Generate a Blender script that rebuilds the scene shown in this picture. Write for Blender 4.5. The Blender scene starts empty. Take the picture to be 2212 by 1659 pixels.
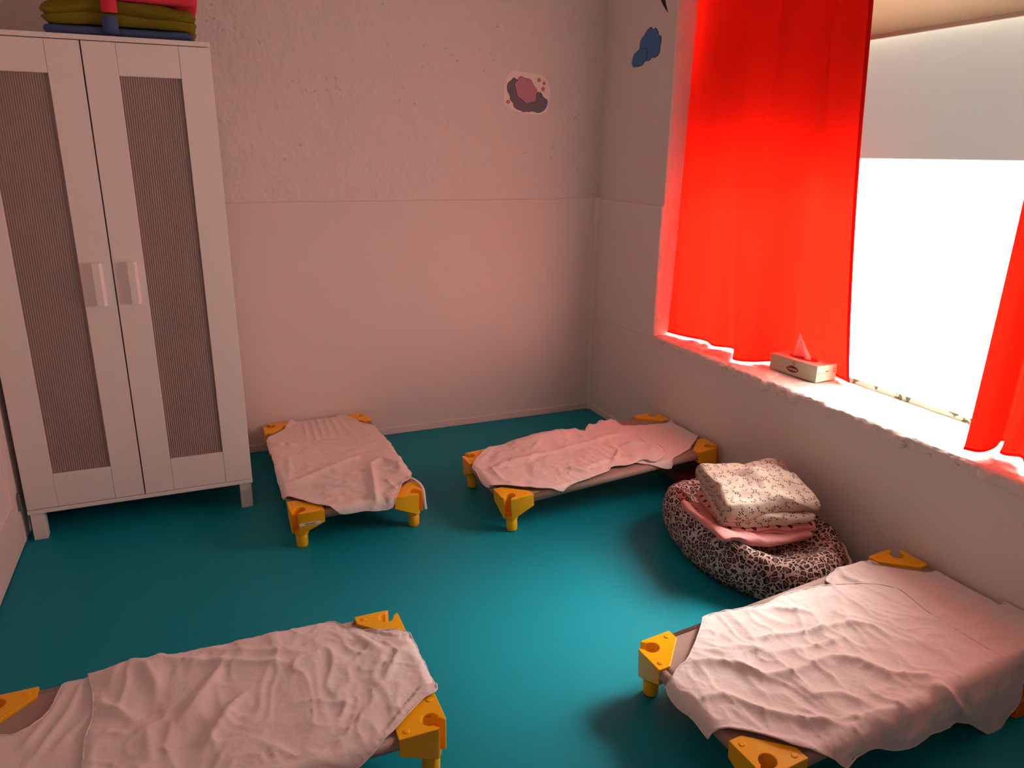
import bpy, bmesh, math, random
import numpy as np
from mathutils import Vector, Matrix, noise
from mathutils.geometry import delaunay_2d_cdt
PI = math.pi
S = bpy.context.scene
C = S.collection

# ------------------------------------------------------------------ camera, sky, sun, exposure
cam = bpy.data.cameras.new('camera'); camo = bpy.data.objects.new('camera', cam); C.objects.link(camo)
yaw, pitch, roll = 0.4023, 0.3004, 0.0128
fw = Vector((math.sin(yaw)*math.cos(pitch), math.cos(yaw)*math.cos(pitch), -math.sin(pitch)))
r0 = Vector((math.cos(yaw), -math.sin(yaw), 0)); u0 = r0.cross(fw)
rt = r0*math.cos(roll) + u0*math.sin(roll); up = -r0*math.sin(roll) + u0*math.cos(roll)
M = Matrix((rt, up, -fw)).transposed().to_4x4(); M.translation = (-2.0702, -3.6887, 1.4422)
camo.matrix_world = M
cam.sensor_width = 36.0; cam.lens = 1613.45/2212*36; cam.clip_start = 0.05
S.camera = camo

S.view_settings.view_transform = 'Standard'; S.view_settings.look = 'None'
S.view_settings.gamma = 1.0; S.view_settings.use_curve_mapping = False
S.view_settings.exposure = 0.42

W = bpy.data.worlds.new('sky'); S.world = W; W.use_nodes = True
bg = W.node_tree.nodes['Background']; bg.inputs[0].default_value = (1.0, 0.86, 0.78, 1); bg.inputs[1].default_value = 0.27

sun = bpy.data.lights.new('sun', 'SUN'); sun.energy = 42.0; sun.angle = math.radians(0.6); sun.color = (1.0, 0.97, 0.88)
suno = bpy.data.objects.new('sun', sun); C.objects.link(suno)
SUN_EL = math.radians(36)
suno.rotation_euler = Vector((-math.cos(SUN_EL), 0.0, -math.sin(SUN_EL))).to_track_quat('-Z', 'Y').to_euler()
suno.location = (4, -1.7, 4)

S.cycles.use_denoising = True
S.cycles.use_guiding = True
S.cycles.max_bounces = 16; S.cycles.diffuse_bounces = 10; S.cycles.transparent_max_bounces = 12
S.cycles.sample_clamp_indirect = 0.0
S.cycles.caustics_reflective = False; S.cycles.caustics_refractive = True

# ------------------------------------------------------------------ materials
def mat(name, col, rough=0.6, spec=0.4, **kw):
    m = bpy.data.materials.new(name); m.use_nodes = True
    b = m.node_tree.nodes['Principled BSDF']
    b.inputs['Base Color'].default_value = (*col, 1); b.inputs['Roughness'].default_value = rough
    b.inputs['Specular IOR Level'].default_value = spec
    for k, v in kw.items(): b.inputs[k].default_value = v
    return m
def nd(m, t, **kw):
    n = m.node_tree.nodes.new(t)
    for k, v in kw.items():
        if k.startswith('i_'): n.inputs[int(k[2:])].default_value = v
        else: setattr(n, k, v)
    return n
def ln(m, a, ao, b, bi): m.node_tree.links.new(a.outputs[ao], b.inputs[bi])
def bump(m, layers, dist=1.0):
    """layers: (scale, height in metres, detail, kind)"""
    b = m.node_tree.nodes['Principled BSDF']; tc = nd(m, 'ShaderNodeTexCoord'); prev = None
    for sc, h, det, kind in layers:
        if kind == 'noise': t = nd(m, 'ShaderNodeTexNoise'); t.inputs['Scale'].default_value = sc; t.inputs['Detail'].default_value = det; out = 0
        elif kind == 'ridge':
            t = nd(m, 'ShaderNodeTexNoise'); t.inputs['Scale'].default_value = sc; t.inputs['Detail'].default_value = det; t.noise_type = 'RIDGED_MULTIFRACTAL'; out = 0
        else: t = nd(m, 'ShaderNodeTexVoronoi'); t.inputs['Scale'].default_value = sc; out = 0
        ln(m, tc, 'Object', t, 'Vector')
        bp = nd(m, 'ShaderNodeBump'); bp.inputs['Strength'].default_value = 1.0; bp.inputs['Distance'].default_value = h
        ln(m, t, out, bp, 'Height')
        if prev: ln(m, prev, 0, bp, 'Normal')
        prev = bp
    ln(m, prev, 0, b, 'Normal'); return m
def math_n(m, op, a, b=None, c=None):
    n = nd(m, 'ShaderNodeMath', operation=op)
    for i, v in enumerate((a, b, c)):
        if v is None: continue
        if isinstance(v, (int, float)): n.inputs[i].default_value = v
        else: m.node_tree.links.new(v, n.inputs[i])
    return n.outputs[0]
def mixcol(m, fac, a, b):
    n = nd(m, 'ShaderNodeMix', data_type='RGBA')
    m.node_tree.links.new(fac, n.inputs[0])
    for i, v in ((6, a), (7, b)):
        if isinstance(v, tuple): n.inputs[i].default_value = (*v, 1)
        else: m.node_tree.links.new(v, n.inputs[i])
    return n.outputs[2]

WALL = (0.70, 0.695, 0.675)
m_plaster = bump(mat('rough_plaster', WALL, 0.85, 0.2), [(5, 0.020, 3, 'noise'), (17, 0.012, 4, 'noise'), (60, 0.0035, 3, 'noise')])
def pits(m):
    b = m.node_tree.nodes['Principled BSDF']; tc = nd(m, 'ShaderNodeTexCoord')
    v = nd(m, 'ShaderNodeTexVoronoi'); v.inputs['Scale'].default_value = 26; ln(m, tc, 'Object', v, 'Vector')
    n = nd(m, 'ShaderNodeTexNoise'); n.inputs['Scale'].default_value = 4.5; ln(m, tc, 'Object', n, 'Vector')
    a = math_n(m, 'LESS_THAN', v.outputs['Distance'], 0.16); k = math_n(m, 'GREATER_THAN', n.outputs[0], 0.56)
    f = math_n(m, 'MULTIPLY', a, k); f = math_n(m, 'MULTIPLY', f, 0.45)
    m.node_tree.links.new(mixcol(m, f, WALL, (0.42, 0.33, 0.28)), b.inputs['Base Color'])
pits(m_plaster)
m_wall = bump(mat('wall_paint', WALL, 0.7, 0.3), [(14, 0.0012, 3, 'noise'), (160, 0.0003, 2, 'noise')])
m_panel = bump(mat('panel_paint', (0.71, 0.705, 0.685), 0.5, 0.35), [(6, 0.001, 2, 'noise'), (200, 0.0002, 2, 'noise')])
m_sill = bump(mat('sill_plaster', (0.74, 0.71, 0.66), 0.7, 0.3), [(22, 0.008, 4, 'ridge'), (60, 0.002, 3, 'noise')])
def cracks(m):
    b = m.node_tree.nodes['Principled BSDF']; tc = nd(m, 'ShaderNodeTexCoord')
    mp = nd(m, 'ShaderNodeMapping'); mp.inputs['Scale'].default_value = (9, 4, 9); ln(m, tc, 'Object', mp, 0)
    n = nd(m, 'ShaderNodeTexNoise'); n.inputs['Scale'].default_value = 2.0; n.inputs['Detail'].default_value = 5; ln(m, mp, 0, n, 'Vector')
    a = math_n(m, 'ABSOLUTE', math_n(m, 'SUBTRACT', n.outputs[0], 0.5)); f = math_n(m, 'LESS_THAN', a, 0.009)
    k = nd(m, 'ShaderNodeTexNoise'); k.inputs['Scale'].default_value = 6; ln(m, tc, 'Object', k, 'Vector')
    f = math_n(m, 'MULTIPLY', math_n(m, 'MULTIPLY', f, math_n(m, 'GREATER_THAN', k.outputs[0], 0.52)), 0.4)
    m.node_tree.links.new(mixcol(m, f, (0.74, 0.71, 0.66), (0.16, 0.12, 0.07)), b.inputs['Base Color'])
cracks(m_sill)
m_reveal = bump(mat('reveal_plaster', (0.74, 0.71, 0.66), 0.7, 0.3), [(22, 0.010, 4, 'ridge'), (60, 0.003, 3, 'noise')])
m_ceil = mat('ceiling_paint', (0.78, 0.76, 0.74), 0.9, 0.1)
m_floor = bump(mat('teal_vinyl', (0.005, 0.272, 0.352), 0.5, 0.14), [(900, 0.0002, 2, 'noise'), (5, 0.0006, 2, 'noise')])
m_trim = mat('trim_paint', (0.72, 0.69, 0.665), 0.55, 0.35)
m_white = mat('white_foil', (0.89, 0.86, 0.83), 0.42, 0.4)
m_hole_shade = mat('hole_shade', (0.05, 0.03, 0.025), 0.8)
m_door = mat('door_paint', (0.80, 0.76, 0.74), 0.45, 0.4)
m_hinge = mat('hinge_steel', (0.35, 0.30, 0.28), 0.4, 0.5, Metallic=0.8)
m_yellow = bump(mat('yellow_plastic', (0.93, 0.49, 0.004), 0.32, 0.35), [(500, 0.0001, 2, 'noise')])
m_sling = bump(mat('taupe_mesh', (0.36, 0.27, 0.235), 0.6, 0.3), [(700, 0.0004, 1, 'noise')])
m_sheet = bump(mat('pink_cotton', (0.78, 0.73, 0.71), 0.85, 0.2), [(9, 0.0035, 3, 'ridge'), (26, 0.0030, 4, 'noise'), (70, 0.0009, 3, 'noise')])
m_orange = mat('orange_plastic', (0.75, 0.16, 0.01), 0.4, 0.4)
m_pinkblock = mat('dark_pink_plastic', (0.35, 0.03, 0.06), 0.5, 0.3)
m_greyblock = mat('grey_plastic', (0.16, 0.14, 0.14), 0.6, 0.3)
m_sticker = mat('white_tape', (0.80, 0.77, 0.76), 0.5)
m_ink = mat('black_ink', (0.03, 0.025, 0.03), 0.6)
m_green = bump(mat('olive_fleece', (0.20, 0.17, 0.018), 0.95, 0.1), [(30, 0.006, 3, 'noise'), (300, 0.001, 2, 'noise')])
m_blue = bump(mat('blue_felt', (0.07, 0.12, 0.26), 0.95, 0.1), [(300, 0.001, 2, 'noise')])
m_red = bump(mat('coral_felt', (0.72, 0.06, 0.10), 0.95, 0.1), [(300, 0.001, 2, 'noise')])
m_fleece = bump(mat('pink_fleece', (0.66, 0.30, 0.29), 0.95, 0.1), [(30, 0.006, 3, 'noise'), (400, 0.0015, 2, 'noise')])
m_peach = bump(mat('peach_cotton', (0.78, 0.52, 0.42), 0.9, 0.1), [(40, 0.004, 3, 'noise')])
m_box = mat('box_card', (0.46, 0.50, 0.37), 0.5, 0.3)
m_maroon = mat('maroon_ink', (0.12, 0.006, 0.012), 0.5)
m_logo = mat('logo_white', (0.8, 0.7, 0.68), 0.5)
m_greyink = mat('grey_ink', (0.38, 0.37, 0.27), 0.6)
m_redink = mat('red_ink', (0.4, 0.02, 0.02), 0.6)
m_sky_blue = bump(mat('blue_paper', (0.055, 0.21, 0.50), 0.7), [(60, 0.001, 3, 'noise')])
m_outline = mat('dark_outline', (0.025, 0.02, 0.035), 0.7)
m_paper = mat('paper', (0.84, 0.80, 0.77), 0.7)
m_cloudgrey = bump(mat('grey_paper', (0.17, 0.165, 0.21), 0.8), [(80, 0.001, 3, 'noise')])
m_cloudpink = mat('pink_paper', (0.50, 0.25, 0.33), 0.8)
m_starorange = mat('orange_paper', (0.50, 0.24, 0.12), 0.8)
m_black = mat('black_paper', (0.02, 0.015, 0.025), 0.6)
m_frame = bump(mat('weathered_frame', (0.45, 0.48, 0.40), 0.7), [(60, 0.004, 4, 'ridge')])
def weather(m):
    b = m.node_tree.nodes['Principled BSDF']; tc = nd(m, 'ShaderNodeTexCoord')
    n = nd(m, 'ShaderNodeTexNoise'); n.inputs['Scale'].default_value = 22; n.inputs['Detail'].default_value = 6; ln(m, tc, 'Object', n, 'Vector')
    f = math_n(m, 'GREATER_THAN', n.outputs[0], 0.56)
    m.node_tree.links.new(mixcol(m, f, (0.62, 0.66, 0.55), (0.16, 0.13, 0.07)), b.inputs['Base Color'])
weather(m_frame)

def trans_mat(name, diff, trans, fac, add_transparent=0.0):
    m = bpy.data.materials.new(name); m.use_nodes = True; t = m.node_tree
    t.nodes.remove(t.nodes['Principled BSDF']); o = t.nodes['Material Output']
    d = nd(m, 'ShaderNodeBsdfDiffuse'); d.inputs[0].default_value = (*diff, 1)
    k = nd(m, 'ShaderNodeBsdfTranslucent'); k.inputs[0].default_value = (*trans, 1)
    x = nd(m, 'ShaderNodeMixShader'); x.inputs[0].default_value = fac
    ln(m, d, 0, x, 1); ln(m, k, 0, x, 2); last = x
    if add_transparent:
        tr = nd(m, 'ShaderNodeBsdfTransparent'); y = nd(m, 'ShaderNodeMixShader'); y.inputs[0].default_value = add_transparent
        ln(m, x, 0, y, 1); ln(m, tr, 0, y, 2); last = y
    ln(m, last, 0, o, 0); return m
m_pane = trans_mat('frosted_pane', (0.80, 0.80, 0.78), (0.92, 0.95, 0.92), 0.70)
def forward(m, share, rough):
    o = m.node_tree.nodes['Material Output']; prev = o.inputs[0].links[0].from_node
    g = nd(m, 'ShaderNodeBsdfRefraction'); g.inputs['Color'].default_value = (1, 1, 1, 1); g.inputs['Roughness'].default_value = rough; g.inputs["IOR"].default_value = 1.4
    y = nd(m, 'ShaderNodeMixShader'); y.inputs[0].default_value = share
    ln(m, prev, 0, y, 1); ln(m, g, 0, y, 2); ln(m, y, 0, o, 0)
forward(m_pane, 0.13, 0.90)
m_clear = bpy.data.materials.new('clear_glass'); m_clear.use_nodes = True
m_clear.node_tree.nodes.remove(m_clear.node_tree.nodes['Principled BSDF'])
_t = nd(m_clear, 'ShaderNodeBsdfTransparent'); _g = nd(m_clear, 'ShaderNodeBsdfGlossy'); _g.inputs['Roughness'].default_value = 0.05; _x = nd(m_clear, 'ShaderNodeMixShader'); _x.inputs[0].default_value = 0.06
ln(m_clear, _t, 0, _x, 1); ln(m_clear, _g, 0, _x, 2); ln(m_clear, _x, 0, m_clear.node_tree.nodes['Material Output'], 0)
m_curtain = trans_mat('red_curtain', (0.62, 0.018, 0.012), (0.74, 0.008, 0.003), 0.58)
m_hem = trans_mat('red_curtain_hem', (0.55, 0.018, 0.012), (0.62, 0.012, 0.006), 0.45)
m_tissue = trans_mat('tissue_paper', (0.85, 0.82, 0.80), (0.85, 0.82, 0.80), 0.5)
m_blind = trans_mat('beige_blind', (0.55, 0.46, 0.38), (0.75, 0.62, 0.50), 0.28)
def ribbed(m):
    x = [n for n in m.node_tree.nodes if n.type == 'BSDF_DIFFUSE'][0]
    tc = nd(m, 'ShaderNodeTexCoord'); w = nd(m, 'ShaderNodeTexWave'); w.bands_direction = 'X'; w.inputs['Scale'].default_value = 1/0.0075*0.31416/1.0
    ln(m, tc, 'Object', w, 'Vector')
    bp = nd(m, 'ShaderNodeBump'); bp.inputs['Distance'].default_value = 0.004; ln(m, w, 'Fac', bp, 'Height'); ln(m, bp, 0, x, 'Normal')
m_rib = trans_mat('ribbed_plastic', (0.66, 0.54, 0.50), (0.6, 0.52, 0.48), 0.25, 0.30); ribbed(m_rib)

def leopard():
    m = mat('leopard_cloth', (0.7, 0.52, 0.45), 0.85, 0.2); b = m.node_tree.nodes['Principled BSDF']
    tc = nd(m, 'ShaderNodeTexCoord')
    dn = nd(m, 'ShaderNodeTexNoise'); dn.inputs['Scale'].default_value = 48; ln(m, tc, 'Object', dn, 'Vector')
    dv = nd(m, 'ShaderNodeVectorMath', operation='SCALE'); ln(m, dn, 1, dv, 0); dv.inputs['Scale'].default_value = 0.017
    ad = nd(m, 'ShaderNodeVectorMath', operation='ADD'); ln(m, tc, 'Object', ad, 0); ln(m, dv, 0, ad, 1)
    v = nd(m, 'ShaderNodeTexVoronoi'); v.inputs['Scale'].default_value = 47; v.inputs['Randomness'].default_value = 0.85; v.feature = 'DISTANCE_TO_EDGE'; ln(m, ad, 0, v, 'Vector')
    n = nd(m, 'ShaderNodeTexNoise'); n.inputs['Scale'].default_value = 92; ln(m, tc, 'Object', n, 'Vector')
    D = v.outputs['Distance']
    spot = math_n(m, 'GREATER_THAN', D, 0.088); core = math_n(m, 'GREATER_THAN', D, 0.265)
    brk = math_n(m, 'LESS_THAN', n.outputs[0], 0.625)
    dark = math_n(m, 'MULTIPLY', spot, brk)
    c1 = mixcol(m, dark, (0.60, 0.43, 0.385), (0.028, 0.016, 0.016))
    c2 = mixcol(m, core, c1, (0.20, 0.115, 0.085))
    m.node_tree.links.new(c2, b.inputs['Base Color'])
    return m
m_leo = bump(leopard(), [(14, 0.012, 3, 'noise')])

def cell_local(m, scale, rnd=0.35, side=False):
    tc = nd(m, 'ShaderNodeTexCoord'); s = nd(m, 'ShaderNodeVectorMath', operation='SCALE'); s.inputs['Scale'].default_value = scale
    sp = nd(m, 'ShaderNodeSeparateXYZ'); cb = nd(m, 'ShaderNodeCombineXYZ'); ln(m, tc, 'Object', sp, 0)
    X, Y, Z = sp.outputs
    if side: a = math_n(m, 'ADD', X, Y); b = Z
    else: a = math_n(m, 'MULTIPLY_ADD', Z, 0.75, X); b = math_n(m, 'MULTIPLY_ADD', Z, 0.75, Y)
    m.node_tree.links.new(a, cb.inputs[0]); m.node_tree.links.new(b, cb.inputs[1])
    ln(m, cb, 0, s, 0)
    v = nd(m, 'ShaderNodeTexVoronoi'); v.inputs['Scale'].default_value = 1.0; v.inputs['Randomness'].default_value = rnd; v.voronoi_dimensions = '2D'; ln(m, s, 0, v, 'Vector')
    d = nd(m, 'ShaderNodeVectorMath', operation='SUBTRACT'); ln(m, s, 0, d, 0); ln(m, v, 'Position', d, 1)
    sp = nd(m, 'ShaderNodeSeparateXYZ'); ln(m, d, 0, sp, 0)
    sr = nd(m, 'ShaderNodeSeparateColor'); ln(m, v, 'Color', sr, 0)
    return sp.outputs, sr.outputs
def lashes():
    m = mat('cream_print', (0.84, 0.70, 0.58), 0.85, 0.2); b = m.node_tree.nodes['Principled BSDF']
    (x, y, z), (rr, rg, rb) = cell_local(m, 29, 0.45)
    r = math_n(m, 'SQRT', math_n(m, 'ADD', math_n(m, 'MULTIPLY', x, x), math_n(m, 'MULTIPLY', y, y)))
    th = math_n(m, 'ARCTAN2', y, x)
    ring = math_n(m, 'LESS_THAN', math_n(m, 'ABSOLUTE', math_n(m, 'SUBTRACT', r, 0.29)), 0.10)
    dash = math_n(m, 'GREATER_THAN', math_n(m, 'SINE', math_n(m, 'MULTIPLY', th, 8.0)), 0.10)
    half = math_n(m, 'GREATER_THAN', math_n(m, 'SINE', math_n(m, 'ADD', th, math_n(m, 'MULTIPLY', rr, 6.28))), -0.15)
    f = math_n(m, 'MULTIPLY', math_n(m, 'MULTIPLY', ring, dash), half)
    m.node_tree.links.new(mixcol(m, f, (0.53, 0.43, 0.355), (0.05, 0.035, 0.04)), b.inputs['Base Color'])
    return m
m_cream = bump(lashes(), [(22, 0.006, 3, 'noise')])
def hearts():
    m = mat('pink_heart_print', (0.66, 0.32, 0.30), 0.85, 0.2); b = m.node_tree.nodes['Principled BSDF']
    (x, y, z), _ = cell_local(m, 24, 0.3, True)
    X = math_n(m, 'MULTIPLY', x, 6.0); Y = math_n(m, 'MULTIPLY', y, 6.5)
    x2 = math_n(m, 'MULTIPLY', X, X); y2 = math_n(m, 'MULTIPLY', Y, Y)
    a = math_n(m, 'SUBTRACT', math_n(m, 'ADD', x2, y2), 1.0)
    a3 = math_n(m, 'MULTIPLY', math_n(m, 'MULTIPLY', a, a), a)
    q = math_n(m, 'MULTIPLY', x2, math_n(m, 'MULTIPLY', y2, Y))
    f = math_n(m, 'LESS_THAN', math_n(m, 'SUBTRACT', a3, q), 0.0)
    m.node_tree.links.new(mixcol(m, f, (0.68, 0.33, 0.315), (0.10, 0.03, 0.04)), b.inputs['Base Color'])
    return m
m_heart = bump(hearts(), [(30, 0.005, 3, 'noise')])

# ------------------------------------------------------------------ helpers
def tag(o, label=None, cat=None, group=None, kind=None):
    if label: o['label'] = label
    if cat: o['category'] = cat
    if group: o['group'] = group
    if kind: o['kind'] = kind
    return o
def link(name, me, m, parent=None, smooth=True):
    o = bpy.data.objects.new(name, me); C.objects.link(o)
    if m: me.materials.append(m)
    if smooth:
        for p in me.polygons: p.use_smooth = True
    if parent: o.parent = parent
    return o
def empty(name, loc=(0, 0, 0), rz=0, parent=None):
    o = bpy.data.objects.new(name, None); C.objects.link(o); o.location = loc; o.rotation_euler = (0, 0, rz)
    o.empty_display_size = 0.05
    if parent: o.parent = parent
    return o
def obj(name, bm, m, parent=None, smooth=False, bevel=0, seg=2, solid=0, subsurf=0):
    me = bpy.data.meshes.new(name); bmesh.ops.recalc_face_normals(bm, faces=bm.faces); bm.to_mesh(me); bm.free()
    o = link(name, me, m, parent, smooth or bevel > 0)
    if solid: k = o.modifiers.new('solid', 'SOLIDIFY'); k.thickness = solid; k.offset = -1
    if bevel:
        k = o.modifiers.new('bevel', 'BEVEL'); k.width = bevel; k.segments = seg; k.limit_method = 'ANGLE'; k.angle_limit = math.radians(35); k.harden_normals = True
    if subsurf: k = o.modifiers.new('sub', 'SUBSURF'); k.levels = subsurf; k.render_levels = subsurf
    return o
def box(bm, a, b):
    v = [bm.verts.new((x, y, z)) for x in (a[0], b[0]) for y in (a[1], b[1]) for z in (a[2], b[2])]
    for f in ((0, 1, 3, 2), (4, 6, 7, 5), (0, 4, 5, 1), (2, 3, 7, 6), (0, 2, 6, 4), (1, 5, 7, 3)): bm.faces.new([v[i] for i in f])
    return bm
def boxes(*ab):
    bm = bmesh.new()
    for a, b in ab: box(bm, a, b)
    return bm
def ring_tube(bm, pts, r, n=8, caps=True):
    pts = [Vector(p) for p in pts]; rings = []
    prev = None
    for i, p in enumerate(pts):
        t = (pts[min(i+1, len(pts)-1)] - pts[max(i-1, 0)]).normalized()
        if prev is None: s = t.orthogonal().normalized()
        else:
            s = prev - t*prev.dot(t)
            s = s.normalized() if s.length > 1e-6 else t.orthogonal().normalized()
        prev = s; q = t.cross(s)
        rr = r[i] if isinstance(r, (list, tuple)) else r
        rings.append([bm.verts.new(p + (s*math.cos(2*PI*k/n) + q*math.sin(2*PI*k/n))*rr) for k in range(n)])
    for a, b in zip(rings, rings[1:]):
        for k in range(n): bm.faces.new((a[k], a[(k+1) % n], b[(k+1) % n], b[k]))
    if caps: bm.faces.new(rings[0][::-1]); bm.faces.new(rings[-1])
    return bm
def cyl(bm, x, y, z0, z1, r, n=24, r1=None):
    return ring_tube(bm, [(x, y, z0), (x, y, z1)], [r, r1 or r], n)
def prism(bm, poly, z0, z1):
    lo = [bm.verts.new((x, y, z0 if not callable(z0) else z0(x, y))) for x, y in poly]
    hi = [bm.verts.new((x, y, z1 if not callable(z1) else z1(x, y))) for x, y in poly]
    n = len(poly); bm.faces.new(lo[::-1]); bm.faces.new(hi)
    for i in range(n): bm.faces.new((lo[i], lo[(i+1) % n], hi[(i+1) % n], hi[i]))
    return bm
def catmull(P, n, closed=False):
    P = [np.array(p, float) for p in P]; out = []
    N = len(P); segs = N if closed else N-1
    for i in range(segs):
        if closed: a, b, c, d = P[i-1], P[i], P[(i+1) % N], P[(i+2) % N]
        else: a, b, c, d = P[max(i-1, 0)], P[i], P[i+1], P[min(i+2, N-1)]
        for k in range(n):
            t = k/n
            out.append(0.5*((2*b) + (c-a)*t + (2*a-5*b+4*c-d)*t*t + (3*b-a-3*c+d)*t**3))
    if not closed: out.append(P[-1])
    return out
def resample(P, n):
    P = np.array(P); d = np.r_[0, np.cumsum(np.linalg.norm(np.diff(P, axis=0), axis=1))]
    t = np.linspace(0, d[-1], n); return np.stack([np.interp(t, d, P[:, k]) for k in range(P.shape[1])], 1)
def grid_mesh(name, rows, m, parent=None, solid=0, smooth=True):
    bm = bmesh.new(); V = [[bm.verts.new(p) for p in row] for row in rows]
    for a, b in zip(V, V[1:]):
        for k in range(len(a)-1): bm.faces.new((a[k], a[k+1], b[k+1], b[k]))
    return obj(name, bm, m, parent, smooth=smooth, solid=solid)
def nz(x, y, z=0.0): return noise.noise(Vector((x, y, z)))
def text_mesh(name, body, size, m, parent, mat4, extrude=0.0003):
    cu = bpy.data.curves.new('lettering', 'FONT'); cu.body = body; cu.size = size; cu.extrude = extrude
    cu.align_x = 'CENTER'; cu.align_y = 'CENTER'
    t = bpy.data.objects.new('lettering', cu); C.objects.link(t)
    dg = bpy.context.evaluated_depsgraph_get(); me = bpy.data.meshes.new_from_object(t.evaluated_get(dg))
    bpy.data.objects.remove(t); bpy.data.curves.remove(cu)
    me.transform(mat4); me.materials.clear()
    return link(name, me, m, parent, smooth=False)
def soft_box(sx, sy, sz, r, n=26, layers=1, groove=0.012, amp=0.006, seed=0, fn=None):
    """rounded cushion-like block, base at z=0, with grooves between its layers"""
    bm = bmesh.new(); bmesh.ops.create_cube(bm, size=2)
    bmesh.ops.subdivide_edges(bm, edges=bm.edges, cuts=n, use_grid_fill=True)
    h = Vector((sx/2, sy/2, sz/2)); rr = min(r, sz/2*0.98)
    for v in bm.verts:
        p = Vector((v.co.x*h.x, v.co.y*h.y, v.co.z*h.z))
        q = Vector([max(-(h[i]-rr), min(h[i]-rr, p[i])) for i in range(3)])
        d = p - q
        p = q + (d.normalized()*rr if d.length > 1e-7 else Vector())
        side = max(abs(v.co.x), abs(v.co.y)) > 0.93
        if layers > 1 and side:
            g = 0
            for k in range(1, layers):
                zk = -h.z + 2*h.z*k/layers; g = max(g, math.exp(-((p.z-zk)/(sz/layers*0.16))**2))
            s = Vector((p.x, p.y, 0)); 
            if s.length > 0: p -= s.normalized()*groove*g
        w = amp*(nz(p.x*7+seed, p.y*7, p.z*20) + 0.6*nz(p.x*18+seed, p.y*18+3, p.z*40))
        if v.co.z > -0.99 or True: p += Vector((w*0.8, w*0.8, w*(0.25 if v.co.z < -0.9 else 1.0)))
        p.z += sz/2
        if fn: p = fn(p)
        v.co = p
    return bm
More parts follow.
